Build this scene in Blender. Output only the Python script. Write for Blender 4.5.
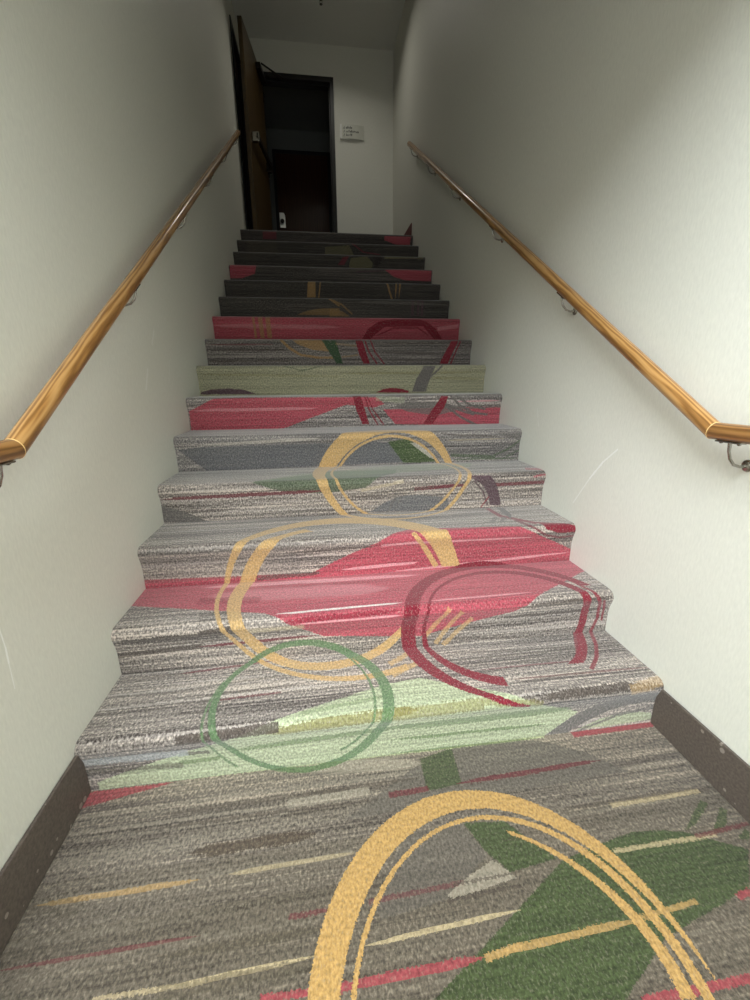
import bpy, bmesh, math, random
from mathutils import Vector, Matrix
random.seed(7)
for o in list(bpy.data.objects): bpy.data.objects.remove(o)
SC = bpy.context.scene
COL = SC.collection

# ------------------------------------------------------------------ camera, light, exposure
W, RISE, RUN, NSTEP = 1.8405, 0.18, 0.2889, 15
SL = RISE + RUN                       # carpet length of one step
ZL = RISE * NSTEP                     # level of the upper landing
YB = 5.30                             # back wall of the upper landing
ZC = 5.07                             # ceiling
YE = -0.60                            # where the left wall ends at the lobby
YW = -3.60                            # glazed front of the lobby
F_PX = 415.51
cam = bpy.data.cameras.new('camera'); cam_o = bpy.data.objects.new('camera', cam); COL.objects.link(cam_o)
cam.sensor_fit = 'HORIZONTAL'; cam.sensor_width = 36.0; cam.lens = F_PX * 36.0 / 750.0
cam.clip_start = 0.02; cam.clip_end = 100
pitch, yaw, roll = -0.2787, 0.1312, -0.0085
f = Vector((math.sin(yaw)*math.cos(pitch), math.cos(yaw)*math.cos(pitch), math.sin(pitch)))
r0 = Vector((math.cos(yaw), -math.sin(yaw), 0)); u0 = r0.cross(f)
r = r0*math.cos(roll) + u0*math.sin(roll); u = u0*math.cos(roll) - r0*math.sin(roll)
m = Matrix((r, u, -f)).transposed().to_4x4(); m.translation = (0.7249, -1.0514, 1.1605)
cam_o.matrix_world = m
SC.camera = cam_o
vs = SC.view_settings
vs.view_transform = 'Standard'; vs.look = 'None'; vs.gamma = 1.0; vs.use_curve_mapping = False
vs.exposure = 0.0
wd = bpy.data.worlds.new('world'); SC.world = wd; wd.use_nodes = True
wd.node_tree.nodes['Background'].inputs[0].default_value = (0.80, 0.90, 1.0, 1)
wd.node_tree.nodes['Background'].inputs[1].default_value = 0.15
def area(name, loc, rot, sx, sy, power, color, spread=180):
    l = bpy.data.lights.new(name, 'AREA'); l.shape = 'RECTANGLE'; l.size = sx; l.size_y = sy
    l.energy = power; l.color = color; l.spread = math.radians(spread)
    o = bpy.data.objects.new(name, l); COL.objects.link(o); o.location = loc; o.rotation_euler = rot
    return o
# daylight behind the camera: sky through the roof glazing of the two-storey lobby, and its glass door below
area('daylight_high', (-0.3, -2.4, 3.75), (math.radians(90-45), 0, 0), 2.4, 1.6, 318, (0.88, 0.952, 1.0), 180)
area('daylight_door', (0.25, YW + 0.02, 1.1), (math.radians(90), 0, 0), 2.8, 1.8, 44, (0.92, 0.97, 1.0), 180)
# small lamp under the upper ceiling, above the top of the frame
area('ceiling_lamp', (1.05, 4.35, ZC - 0.03), (0, 0, 0), 0.28, 0.28, 4.0, (1.0, 0.97, 0.88), 140)

# ------------------------------------------------------------------ helpers
def link(name, me, mat=None, parent=None):
    o = bpy.data.objects.new(name, me); COL.objects.link(o)
    if mat: me.materials.append(mat)
    if parent: o.parent = parent
    return o
def mesh_of(bm, name, smooth=False, angle=40):
    me = bpy.data.meshes.new(name)
    bmesh.ops.recalc_face_normals(bm, faces=bm.faces)
    bm.to_mesh(me); bm.free()
    if smooth:
        me.shade_smooth()
        try: me.set_sharp_from_angle(angle=math.radians(angle))
        except Exception: pass
    return me
def obj(name, bm, mat, parent=None, smooth=False):
    return link(name, mesh_of(bm, name, smooth), mat, parent)
def box(bm, a, b, bevel=0.0):
    a, b = Vector(a), Vector(b)
    r = bmesh.ops.create_cube(bm, size=1.0)
    vs_ = r['verts']
    for v in vs_:
        v.co = Vector([(a[i]+b[i])/2 + v.co[i]*abs(b[i]-a[i]) for i in range(3)])
    if bevel:
        es = set(e for v in vs_ for e in v.link_edges)
        bmesh.ops.bevel(bm, geom=list(es), offset=bevel, segments=2, affect='EDGES', profile=0.5)
    return bm
def tube(bm, pts, rad, seg=12, caps=True):
    pts = [Vector(p) for p in pts]; n = len(pts)
    rads = rad if isinstance(rad, (list, tuple)) else [rad]*n
    rings = []; ref = None
    for i, p in enumerate(pts):
        d = (pts[min(i+1, n-1)] - pts[max(i-1, 0)]).normalized()
        if ref is None: ref = Vector((0, 0, 1)) if abs(d.z) < 0.9 else Vector((1, 0, 0))
        x = d.cross(ref).normalized(); y = x.cross(d).normalized(); ref = y
        rings.append([bm.verts.new(p + (x*math.cos(t) + y*math.sin(t))*rads[i]) for t in [2*math.pi*k/seg for k in range(seg)]])
    for a, b in zip(rings, rings[1:]):
        for k in range(seg): bm.faces.new((a[k], a[(k+1) % seg], b[(k+1) % seg], b[k]))
    if caps: bm.faces.new(rings[0]); bm.faces.new(rings[-1])
    return bm
def lathe(bm, prof, origin, axis, seg=20):
    """profile of (radius, height) turned round axis"""
    o = Vector(origin); d = Vector(axis).normalized()
    return tube(bm, [o + d*hh for _, hh in prof], [max(rr, 1e-4) for rr, _ in prof], seg)
def empty(name, loc=(0, 0, 0)):
    o = bpy.data.objects.new(name, None); COL.objects.link(o); o.location = loc; o.empty_display_size = 0.1
    return o
def tag(o, label=None, cat=None, group=None, kind=None):
    if label: o['label'] = label
    if cat: o['category'] = cat
    if group: o['group'] = group
    if kind: o['kind'] = kind
    return o
def struct(name, bm, mat): return tag(obj(name, bm, mat), kind='structure')
def srgb(r, g, b): 
    c = lambda v: (v/255/12.92) if v/255 <= 0.04045 else ((v/255+0.055)/1.055)**2.4
    return (c(r), c(g), c(b), 1.0)

# ------------------------------------------------------------------ node helpers
class NT:
    def __init__(s, name):
        s.mat = bpy.data.materials.new(name); s.mat.use_nodes = True; s.t = s.mat.node_tree
        s.b = s.t.nodes['Principled BSDF']
    def n(s, t, **kw):
        n = s.t.nodes.new(t)
        for k, v in kw.items(): setattr(n, k, v)
        return n
    def put(s, sock, v):
        if isinstance(v, bpy.types.NodeSocket): s.t.links.new(v, sock)
        elif v is not None: sock.default_value = v
    def math(s, op, a, b=None, c=None, clamp=False):
        n = s.n('ShaderNodeMath', operation=op, use_clamp=clamp)
        for i, v in enumerate((a, b, c)): s.put(n.inputs[i], v)
        return n.outputs[0]
    def vmath(s, op, a, b=None, out=0):
        n = s.n('ShaderNodeVectorMath', operation=op)
        s.put(n.inputs[0], a); s.put(n.inputs[1], b)
        return n.outputs[out]
    def local(s, v, loc, rot, scale):
        n = s.n('ShaderNodeMapping', vector_type='TEXTURE')
        s.put(n.inputs[0], v); n.inputs[1].default_value = loc; n.inputs[2].default_value = (0, 0, rot); n.inputs[3].default_value = scale
        return n.outputs[0]
    def scaled(s, v, scale, loc=(0, 0, 0)):
        n = s.n('ShaderNodeMapping'); s.put(n.inputs[0], v); n.inputs[1].default_value = loc; n.inputs[3].default_value = scale
        return n.outputs[0]
    def noise(s, v, scale=5.0, detail=2.0, rough=0.5, col=False):
        n = s.n('ShaderNodeTexNoise'); s.put(n.inputs['Vector'], v)
        n.inputs['Scale'].default_value = scale; n.inputs['Detail'].default_value = detail; n.inputs['Roughness'].default_value = rough
        return n.outputs['Color' if col else 'Fac']
    def ramp(s, fac, stops, mode='LINEAR'):
        n = s.n('ShaderNodeValToRGB'); cr = n.color_ramp; cr.interpolation = mode
        while len(cr.elements) < len(stops): cr.elements.new(0.5)
        for e, (p, c) in zip(cr.elements, stops): e.position = p; e.color = c
        s.put(n.inputs[0], fac); return n.outputs[0]
    def mix(s, fac, a, b, mode='MIX'):
        n = s.n('ShaderNodeMix', data_type='RGBA', blend_type=mode)
        s.put(n.inputs[0], fac); s.put(n.inputs[6], a); s.put(n.inputs[7], b)
        return n.outputs[2]
    def rng(s, v, a, b, c=0.0, d=1.0):
        n = s.n('ShaderNodeMapRange'); s.put(n.inputs[0], v)
        for i, x in enumerate((a, b, c, d)): n.inputs[1+i].default_value = x
        return n.outputs[0]
    def bump(s, hgt, strength, dist):
        n = s.n('ShaderNodeBump'); n.inputs['Strength'].default_value = strength; n.inputs['Distance'].default_value = dist
        s.put(n.inputs['Height'], hgt); s.put(s.b.inputs['Normal'], n.outputs[0])
    def coord(s, which='Object'): return s.n('ShaderNodeTexCoord').outputs[which]
def plain(name, col, rough=0.5, metal=0.0, var=0.06, scale=30.0, bump=0.0):
    t = NT(name); v = t.coord()
    nz = t.noise(v, scale, 3)
    c = t.mix(nz, tuple(x*(1-var) for x in col[:3]) + (1,), tuple(min(1, x*(1+var)) for x in col[:3]) + (1,))
    t.put(t.b.inputs['Base Color'], c); t.b.inputs['Roughness'].default_value = rough; t.b.inputs['Metallic'].default_value = metal
    if bump: t.bump(nz, bump, 0.002)
    return t.mat

# ------------------------------------------------------------------ carpet
PAL = {k: srgb(*v) for k, v in dict(
    yellow=(186, 152, 100), tan=(150, 118, 76), cream=(190, 174, 142), lite=(176, 168, 156), white=(214, 206, 200), bluewhite=(184, 190, 192),
    pink=(206, 146, 150), red=(156, 70, 80), red2=(118, 30, 44), maroon=(104, 46, 54), mauve=(82, 62, 68),
    gray2=(98, 93, 89), gray3=(90, 90, 92), gray4=(54, 51, 47), gray5=(46, 43, 39), dark=(78, 69, 63), dark2=(82, 75, 63), brown=(80, 68, 58), darkest=(46, 42, 40),
    palegreen=(160, 167, 136), midgreen=(106, 124, 84), gold=(190, 154, 98), sage=(142, 139, 114), olive=(122, 114, 66), olive2=(116, 112, 80), green=(64, 78, 46), green2=(88, 114, 78),
    darkgreen=(76, 88, 66), darkgreen2=(56, 78, 54)).items()}
SHAPES = [
('P','sage',1,[(-0.1,2.6533174697653497),(1.940527664850989,2.6533174697653497),(1.940527664850989,3.0233174697653498),(-0.1,3.0233174697653498)]),
('P','red',1,[(-0.1,3.751089959687133),(1.940527664850989,3.751089959687133),(1.940527664850989,3.961089959687133),(-0.1,3.961089959687133)]),
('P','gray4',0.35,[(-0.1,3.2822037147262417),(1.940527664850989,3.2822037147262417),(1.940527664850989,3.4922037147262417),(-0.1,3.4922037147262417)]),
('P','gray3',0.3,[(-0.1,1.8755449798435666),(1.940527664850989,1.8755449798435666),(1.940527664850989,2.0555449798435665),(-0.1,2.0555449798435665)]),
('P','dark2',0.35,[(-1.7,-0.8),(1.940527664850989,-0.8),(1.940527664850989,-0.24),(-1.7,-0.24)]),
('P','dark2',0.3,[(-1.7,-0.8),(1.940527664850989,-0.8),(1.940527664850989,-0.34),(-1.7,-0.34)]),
('P','gray2',0.75,[(0.7484,-0.1893),(1.6226,-0.1641),(1.5292,-0.0805),(1.4083,-0.0193),(1.2461,0.007),(1.0912,-0.0039),(0.9657,-0.062)]),
('P','gray2',0.7,[(0.7991,-0.39),(0.8158,-0.421),(0.9697,-0.4049),(1.1018,-0.3281),(1.0615,-0.2457),(0.908,-0.2483)]),
('P','green',0.8,[(0.993,-0.14),(1.1007,-0.1314),(1.1094,-0.0065),(0.9971,-0.0302)]),
('P','green',0.9,[(1.067,-0.2424),(1.1007,-0.3207),(1.1428,-0.3719),(1.2705,-0.3593),(1.1803,-0.2541)]),
('P','green',0.93,[(0.8976,-0.5598),(1.2649,-0.6103),(1.4212,-0.5353),(1.4322,-0.338),(1.2849,-0.3651)]),
('P','green',0.93,[(1.4212,-0.5353),(1.6851,-0.4821),(1.7664,-0.4075),(1.6388,-0.3458),(1.5809,-0.3334),(1.5075,-0.3274),(1.4322,-0.338)]),
('P','green',0.8,[(1.6453,-0.3442),(1.6925,-0.3315),(1.7732,-0.2867),(1.7584,-0.2748)]),
('P','green',0.8,[(1.7174,-0.3569),(1.7208,-0.3633),(1.7726,-0.3427),(1.8084,-0.311),(1.7969,-0.2998)]),
('P','green',0.8,[(1.7668,-0.3807),(1.7911,-0.3883),(1.8117,-0.3701),(1.8087,-0.361)]),
('S','red',0.9,0.6367,-0.5191,1.0226,-0.5132,0.008),
('S','red',0.9,0.5633,-0.5116,0.6563,-0.5159,0.0056),
('S','red',0.9,1.3058,-0.6168,1.5331,-0.6166,0.0071),
('S','red',0.9,1.6423,-0.4942,1.6804,-0.4862,0.0063),
('S','yellow',0.8,1.0221,-0.5146,1.1002,-0.5071,0.0065),
('S','yellow',0.75,1.0469,-0.5099,1.3784,-0.5002,0.0068),
('S','yellow',0.7,1.371,-0.4991,1.5359,-0.4878,0.0055),
('S','cream',0.8,0.7767,-0.4608,1.1299,-0.4466,0.0052),
('S','cream',0.75,0.3618,-0.4714,0.6693,-0.4629,0.0049),
('S','cream',0.6,0.2418,-0.468,0.438,-0.4716,0.004),
('S','maroon',0.65,0.0244,-0.3965,0.4181,-0.3941,0.0041),
('S','maroon',0.7,0.611,-0.3881,0.7005,-0.3868,0.0051),
('S','maroon',0.55,0.7961,-0.3849,1.0162,-0.3772,0.0054),
('S','yellow',0.6,0.0239,-0.2855,0.3959,-0.2834,0.0063),
('S','cream',0.5,0.4518,-0.2814,0.7739,-0.275,0.0055),
('S','maroon',0.85,1.0874,-0.1295,1.5574,-0.1152,0.0084),
('S','maroon',0.8,0.8824,-0.136,0.9951,-0.1321,0.0091),
('S','cream',0.7,1.4318,-0.3639,1.7098,-0.3643,0.0051),
('S','cream',0.7,1.504,-0.2537,1.7725,-0.2494,0.0072),
('S','maroon',0.7,1.6643,-0.3605,1.8242,-0.3517,0.0053),
('S','lite',0.5,0.5877,-0.0045,0.9996,-0.0464,0.0216),
('P','lite',0.55,[(0.976,-0.3966),(0.9768,-0.4058),(1.1517,-0.3864),(1.1428,-0.3719),(1.1091,-0.3398),(1.0304,-0.3695)]),
('S','lite',0.5,0.5947,-0.1196,0.8166,-0.1134,0.014),
('S','dark',0.6,0.5934,-0.0991,0.9782,-0.0945,0.0068),
('S','dark',0.5,0.5966,-0.1509,0.8396,-0.1449,0.0053),
('S','dark',0.7,0.9759,-0.4087,1.1516,-0.4025,0.0041),
('S','dark',0.7,1.0006,-0.3782,1.1651,-0.3751,0.0031),
('S','brown',0.8,0.3468,-0.2184,0.6723,-0.2146,0.0155),
('S','dark',0.3,1.4607,-0.2989,1.1562,-0.2993,0.008),
('S','dark',0.5,1.347,-0.246,1.8374,-0.2396,0.0063),
('S','dark',0.5,0.2362,-0.103,0.7983,-0.0982,0.009),
('S','dark',0.5,0.2492,-0.1413,0.7939,-0.1429,0.0061),
('S','dark2',0.5,0.3642,-0.4786,0.6556,-0.4757,0.0121),
('S','dark2',0.5,0.3443,-0.42,0.6896,-0.4188,0.0091),
('S','dark2',0.3,0.0082,-0.2874,0.1305,-0.3044,0.0165),
('P','red',0.9,[(0.0,-0.055),(0.25,-0.004),(0.0,-0.004)]),
('P','palegreen',0.95,[(0.03,0.0),(1.4268,-0.0097),(1.5506,0.082),(1.0301,0.3008),(0.9057,0.2872),(0.774,0.2495),(0.03,0.03)]),
('S','midgreen',0.8,0.4273,0.0889,1.0024,0.1112,0.0098),
('S','midgreen',0.75,0.9054,0.1053,1.5274,0.1033,0.0165),
('S','midgreen',0.8,0.2671,0.0649,0.3781,0.0659,0.0072),
('S','midgreen',0.9,0.9054,0.0567,1.4405,0.046,0.0061),
('S','midgreen',0.8,0.9055,0.001,1.4144,-0.0079,0.0035),
('S','midgreen',0.5,0.6328,0.199,0.9079,0.2346,0.0081),
('S','olive',0.75,0.5223,0.1534,1.001,0.1733,0.0156),
('S','olive',0.6,0.9053,0.1629,1.197,0.1681,0.0174),
('S','olive',0.6,1.2091,0.1738,1.4028,0.1493,0.0104),
('S','dark',0.9,0.2793,0.1585,0.5564,0.1665,0.0139),
('S','dark',0.7,0.2718,0.1004,0.3533,0.094,0.0071),
('S','maroon',0.8,0.2039,0.4417,0.5196,0.4658,0.0054),
('S','maroon',0.7,0.3755,0.294,0.5566,0.2997,0.0044),
('S','dark',0.7,0.2613,0.2496,0.3847,0.2503,0.0054),
('S','dark',0.5,0.2436,0.3088,0.671,0.3367,0.0046),
('S','dark',0.5,0.2723,0.2128,0.8584,0.2563,0.0048),
('S','dark2',0.5,0.23,0.3542,0.5714,0.3835,0.0048),
('S','bluewhite',0.45,-0.0019,0.1102,0.2862,0.1027,0.0145),
('S','dark2',0.6,0.0123,0.0709,0.266,0.0566,0.0092),
('S','dark',0.85,1.4009,0.1672,1.7481,0.174,0.0138),
('S','yellow',0.35,1.7235,0.1574,1.8557,0.1848,0.0173),
('S','dark',0.5,1.0757,0.3773,1.8709,0.3734,0.0062),
('S','maroon',0.6,1.3426,0.2496,1.853,0.2397,0.0044),
('S','dark',0.4,1.3345,0.2324,1.6609,0.2516,0.0061),
('P','palegreen',0.9,[(1.5539,0.0067),(1.6932,0.0063),(1.8348,0.0125),(1.8294,0.0404),(1.7405,0.06),(1.632,0.04)]),
('E','gray2',0.95,[1.7815,-0.4839,0.6236,0.5578,1.43],[1.8248,-0.4302,0.521,0.5257,0.1169],[(1.05,0.0),(1.86,0.0),(1.86,0.25),(1.05,0.25)]),
('S','gray2',0.8,1.5369,-0.0067,1.6872,0.0436,0.0048),
('S','gray2',0.8,1.6864,0.0484,1.8321,0.0637,0.0064),
('S','red',0.95,1.5404,-0.0119,1.8291,-0.0096,0.0102),
('P','red',1.0,[(-0.0037,0.977),(-0.001,0.8023),(0.4807,0.6817),(0.5921,0.6584),(0.6639,0.9592)]),
('P','red',1.0,[(0.4798,0.6886),(0.7054,0.5536),(1.0696,0.5178),(1.4345,0.597),(1.8526,0.8321),(1.8411,0.9935),(1.581,1.1219),(1.1023,1.1581),(0.6639,0.9592)]),
('S','pink',0.8,0.2179,0.9115,1.1262,0.8948,0.016),
('S','pink',0.9,0.7901,0.9649,1.1357,0.9766,0.0069),
('S','white',0.9,0.533,0.6645,1.0059,0.6769,0.0062),
('S','pink',0.8,0.6149,0.6212,1.0006,0.6227,0.0036),
('S','pink',0.8,1.003,0.939,1.8428,0.978,0.006),
('S','pink',0.8,1.0028,1.0748,1.6549,1.067,0.005),
('S','pink',0.7,1.0991,0.674,1.5326,0.681,0.0057),
('S','pink',0.8,0.9677,1.0695,1.1335,1.0754,0.0054),
('S','pink',0.35,0.2713,0.8313,0.9702,0.7986,0.0483),
('S','red2',0.7,0.564,0.6319,1.0004,0.641,0.0084),
('S','red2',0.5,0.2463,0.801,0.4668,0.7793,0.023),
('S','dark',0.9,0.2813,0.6148,0.3912,0.6243,0.0093),
('S','dark',0.9,-0.0114,0.6005,0.4679,0.6095,0.0118),
('S','dark',0.8,0.0015,0.5434,0.2743,0.5554,0.01),
('S','maroon',0.9,0.274,0.5527,0.6852,0.56,0.006),
('S','cream',0.5,0.4499,0.6069,0.6349,0.6074,0.0095),
('S','dark',0.7,0.274,0.693,0.3848,0.6963,0.0061),
('S','dark',0.7,0.2817,0.6632,0.3912,0.6622,0.0059),
('S','dark',0.8,0.5508,1.0589,0.9425,1.067,0.0059),
('S','dark',0.7,0.4471,0.9493,0.6903,0.9558,0.0081),
('S','dark',0.8,1.4441,0.6143,1.8532,0.6242,0.0095),
('S','dark',0.85,1.3611,0.5684,1.8483,0.5728,0.0069),
('S','dark',0.6,1.1086,0.4985,1.6967,0.4573,0.0056),
('S','dark',0.5,1.1436,0.4201,1.6616,0.382,0.007),
('S','dark',0.5,1.1751,0.3367,1.629,0.3312,0.0056),
('S','maroon',0.7,1.2337,0.3117,1.6516,0.3102,0.0039),
('P','red2',1.0,[(1.6751,1.1622),(1.7036,1.1012),(1.767,1.0814),(1.8512,1.0827),(1.8476,1.1094)]),
('S','red2',0.9,1.5467,1.3924,1.5595,1.2686,0.013),
('S','red2',0.9,1.5595,1.2686,1.6226,1.2011,0.0149),
('S','red2',0.9,1.6226,1.2011,1.6757,1.1443,0.014),
('S','maroon',0.9,1.6006,1.1984,1.6322,1.1192,0.011),
('S','maroon',0.9,1.6322,1.1192,1.6959,1.0794,0.0051),
('S','maroon',0.9,1.6963,1.0764,1.7698,1.0578,0.0051),
('S','maroon',0.9,1.7698,1.0578,1.8519,1.0622,0.0047),
('P','gray2',1.0,[(1.5884,1.2974),(1.5903,1.225),(1.6213,1.2753),(1.6301,1.39),(1.5977,1.4077)]),
('S','gray2',0.7,1.5331,1.2565,1.4851,1.1924,0.0117),
('S','gray2',0.7,1.5725,1.2502,1.528,1.1856,0.0116),
('P','gray2',0.35,[(-0.1,0.9577724899217833),(0.62,0.9577724899217833),(0.62,1.1077724899217833),(-0.1,1.1077724899217833)]),
('P','gray2',0.95,[(-0.0048,1.4954),(-0.0034,1.4139),(0.2287,1.3912),(0.0983,1.4569)]),
('P','darkgreen',0.85,[(0.4085,1.5859),(0.4783,1.5593),(0.5768,1.531),(0.7392,1.5191),(0.9303,1.5404),(1.0945,1.6618),(1.1076,1.7331),(0.77,1.742)]),
('P','midgreen',0.45,[(0.4085,1.5859),(1.0945,1.6618),(1.5063,1.7418),(1.5559,1.8461),(1.0948,1.8416),(0.6211,1.7199)]),
('P','gray3',0.85,[(0.9529,1.4145),(1.3559,1.4082),(1.3396,1.4699),(1.1906,1.4902),(1.0911,1.4852),(1.0188,1.4548)]),
('S','maroon',0.85,0.0077,1.523,0.7633,1.5327,0.0095),
('S','maroon',0.85,1.1767,1.5218,1.3642,1.5314,0.0094),
('S','maroon',0.9,1.5887,1.5262,1.8374,1.5316,0.0089),
('S','maroon',0.9,1.2499,1.5261,1.4118,1.5323,0.0076),
('S','red',0.8,1.7736,1.6516,1.8586,1.615,0.0249),
('S','red',0.7,1.777,1.5626,1.8445,1.5711,0.0044),
('S','dark',0.6,0.954,1.5087,1.2967,1.5302,0.0054),
('S','dark',0.6,0.8253,1.4905,1.1904,1.501,0.004),
('S','cream',0.5,0.9156,1.5262,1.1102,1.5644,0.0079),
('S','gray2',0.6,1.0844,1.5056,1.0451,1.4126,0.0068),
('S','gray2',0.6,1.1109,1.491,1.0717,1.4085,0.0041),
('E','mauve',0.95,[1.5172,1.4302,0.1009,0.1696,0.2242],[1.3968,1.4037,0.1657,0.172,-0.1888],[(1.4501,1.5795),(1.6682,1.5713),(1.6604,1.4155),(1.4589,1.4252)]),
('S','mauve',0.8,1.4708,1.5527,1.5243,1.4926,0.0044),
('S','mauve',0.8,1.5243,1.4926,1.5516,1.419,0.0045),
('S','red2',0.8,1.5184,1.4116,1.5542,1.4636,0.0039),
('P','gray3',0.85,[(0.0122,1.9888),(0.1402,1.8757),(1.1839,1.8881),(1.2104,1.9808),(1.0027,2.008),(0.1203,2.0009)]),
('P','green',0.95,[(1.0858,2.0033),(1.1746,1.8854),(1.2569,1.8827),(1.3626,1.8866),(1.1952,2.0191)]),
('P','lite',0.7,[(1.2073,1.9943),(1.3241,1.9058),(1.3622,1.8971),(1.2547,1.9886)]),
('S','lite',0.6,0.1215,2.0111,0.7276,2.0311,0.0077),
('S','darkgreen',0.8,1.4513,1.9174,1.6941,1.9013,0.0084),
('S','darkgreen',0.8,1.4585,1.8932,1.8345,1.8896,0.0043),
('S','darkgreen',0.8,1.6934,1.9098,1.7668,1.9378,0.0055),
('S','darkgreen',0.8,1.7668,1.9378,1.838,1.99,0.0054),
('S','darkgreen',0.7,1.7454,1.89,1.843,1.9356,0.0049),
('P','gray2',0.6,[(1.6837,2.0412),(1.7739,2.0036),(1.8375,1.996),(1.8331,2.0436)]),
('S','dark',0.6,1.368,2.0371,1.7103,2.017,0.0047),
('S','cream',0.4,1.4053,2.0013,1.7488,2.0042,0.0047),
('P','red',1.0,[(0.0055,2.345),(0.4859,2.3319),(0.9113,2.4823),(0.9121,2.5159),(0.3341,2.5234),(0.1485,2.5183),(0.0065,2.451)]),
('P','red',1.0,[(0.8473,2.5167),(0.8527,2.4793),(1.053,2.4541),(1.1142,2.4754),(1.067,2.5139)]),
('P','red',1.0,[(1.1073,2.4427),(1.1831,2.3544),(1.8356,2.3334),(1.8396,2.4496)]),
('P','gray2',0.8,[(1.1688,2.4615),(1.2587,2.4268),(1.4275,2.3996),(1.6253,2.4408),(1.4387,2.4839),(1.2579,2.4865)]),
('S','palegreen',0.35,1.0669,2.5087,1.2303,2.4934,0.017),
('S','pink',0.5,0.007,2.4547,0.7125,2.4557,0.0089),
('S','pink',0.7,1.5376,2.4825,1.8397,2.485,0.004),
('S','gray2',0.8,1.6253,2.4408,1.8427,2.4469,0.0041),
('S','gray2',0.9,1.4377,2.5144,1.4962,2.4564,0.0073),
('S','gray2',0.9,1.4962,2.4564,1.5848,2.3912,0.0075),
('S','gray2',0.9,1.5848,2.3912,1.6996,2.3344,0.0076),
('S','gray2',0.9,1.5148,2.5187,1.5816,2.455,0.0074),
('S','gray2',0.9,1.5816,2.455,1.6702,2.4129,0.0075),
('S','gray2',0.9,1.6702,2.4129,1.7582,2.4017,0.0075),
('S','gray2',0.9,1.5502,2.5156,1.6386,2.4609,0.0074),
('S','gray2',0.9,1.6386,2.4609,1.7413,2.4348,0.0075),
('S','gray2',0.9,1.4886,2.4699,1.5683,2.435,0.0074),
('S','gray2',0.9,1.5683,2.435,1.6707,2.4033,0.0075),
('P','red2',1.0,[(0.9267,2.5234),(0.945,2.4454),(0.9839,2.3586),(1.0248,2.3578),(0.9733,2.5228)]),
('P','red2',1.0,[(1.3553,2.3535),(1.4148,2.3522),(1.4823,2.4499),(1.5008,2.5163),(1.4586,2.5168)]),
('S','red2',0.9,0.9973,2.52,1.0231,2.4441,0.0046),
('S','red2',0.9,1.0231,2.4441,1.0727,2.3568,0.0046),
('S','red2',0.9,1.0106,2.5198,1.0501,2.437,0.0033),
('S','red2',0.9,1.0501,2.437,1.1098,2.356,0.004),
('P','red2',1.0,[(1.1068,2.8225),(1.3187,2.8187),(1.3262,2.8302),(1.2727,2.8452),(1.2046,2.8502),(1.1519,2.8436)]),
('P','mauve',1.0,[(0.0033,2.8229),(0.3434,2.8216),(0.2653,2.8487),(0.1768,2.8565),(0.0742,2.8521),(0.0077,2.8379)]),
('S','olive',0.35,0.8734,2.9418,1.8268,2.9464,0.0071),
('S','olive',0.3,1.4699,2.9126,1.8297,2.9027,0.0101),
('S','olive',0.3,0.0042,2.943,0.9224,2.9234,0.0068),
('P','gray2',1.0,[(1.3462,2.8242),(1.4262,2.8233),(1.4983,2.9865),(1.4191,2.9868),(1.3708,2.899)]),
('S','gray2',0.9,1.4338,2.8261,1.4623,2.9126,0.0058),
('S','gray2',0.9,1.4623,2.9126,1.5442,2.9878,0.0064),
('S','darkgreen',0.7,0.5261,2.9874,0.6368,2.9597,0.0034),
('S','darkgreen',0.7,0.6368,2.9597,0.7516,2.9865,0.0041),
('P','tan',0.85,[(0.5653,3.459),(0.6013,3.4304),(0.7008,3.3944),(0.8157,3.3823),(0.83,3.4189),(0.8186,3.4576)]),
('S','tan',0.9,0.4927,3.4564,0.5493,3.4039,0.0084),
('S','tan',0.9,0.5493,3.4039,0.6225,3.3603,0.0085),
('S','tan',0.9,0.6225,3.3603,0.724,3.3455,0.0079),
('S','tan',0.9,0.7239,3.3431,0.8531,3.3429,0.0074),
('P','darkgreen2',1.0,[(0.7675,3.4574),(0.8711,3.2982),(0.8894,3.3392),(0.8186,3.4576)]),
('P','darkgreen2',1.0,[(0.8267,3.4552),(0.8657,3.3029),(0.9119,3.3027),(0.8653,3.4554)]),
('S','gray2',0.7,0.3357,3.382,0.3167,3.3036,0.0048),
('S','gray2',0.7,0.36,3.3761,0.3728,3.3035,0.0048),
('S','maroon',0.6,0.0116,3.4254,0.4509,3.4277,0.0047),
('S','dark',0.6,0.0073,3.3878,0.5485,3.3918,0.006),
('S','dark',0.6,-0.0001,3.3225,0.6077,3.3236,0.0073),
('S','dark',0.6,1.1612,3.4354,1.6827,3.4368,0.0053),
('S','dark',0.6,1.1465,3.3771,1.6856,3.3691,0.0054),
('S','dark',0.6,1.1605,3.3263,1.6278,3.3254,0.0068),
('S','tan',0.5,0.9062,3.3467,1.0188,3.3598,0.0053),
('S','tan',0.4,0.8672,3.432,1.006,3.4192,0.0065),
('P','red2',1.0,[(0.9998,3.4559),(1.026,3.3665),(1.0575,3.3023),(1.1031,3.3022),(1.0487,3.456)]),
('P','red2',1.0,[(1.6108,3.3007),(1.6735,3.3005),(1.741,3.4586),(1.6892,3.4584)]),
('S','red2',0.9,1.0655,3.4561,1.0969,3.3798,0.0053),
('S','red2',0.9,1.0969,3.3798,1.1531,3.302,0.0054),
('S','red2',0.9,1.1048,3.4562,1.1395,3.3798,0.0046),
('S','red2',0.9,1.1395,3.3798,1.2034,3.3019,0.0047),
('S','red2',0.9,1.7561,3.4546,1.6959,3.3045,0.0055),
('P','red2',1.0,[(1.0793,3.7806),(1.1407,3.7808),(1.326,3.9224),(1.2031,3.9017),(1.1262,3.8518)]),
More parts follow.
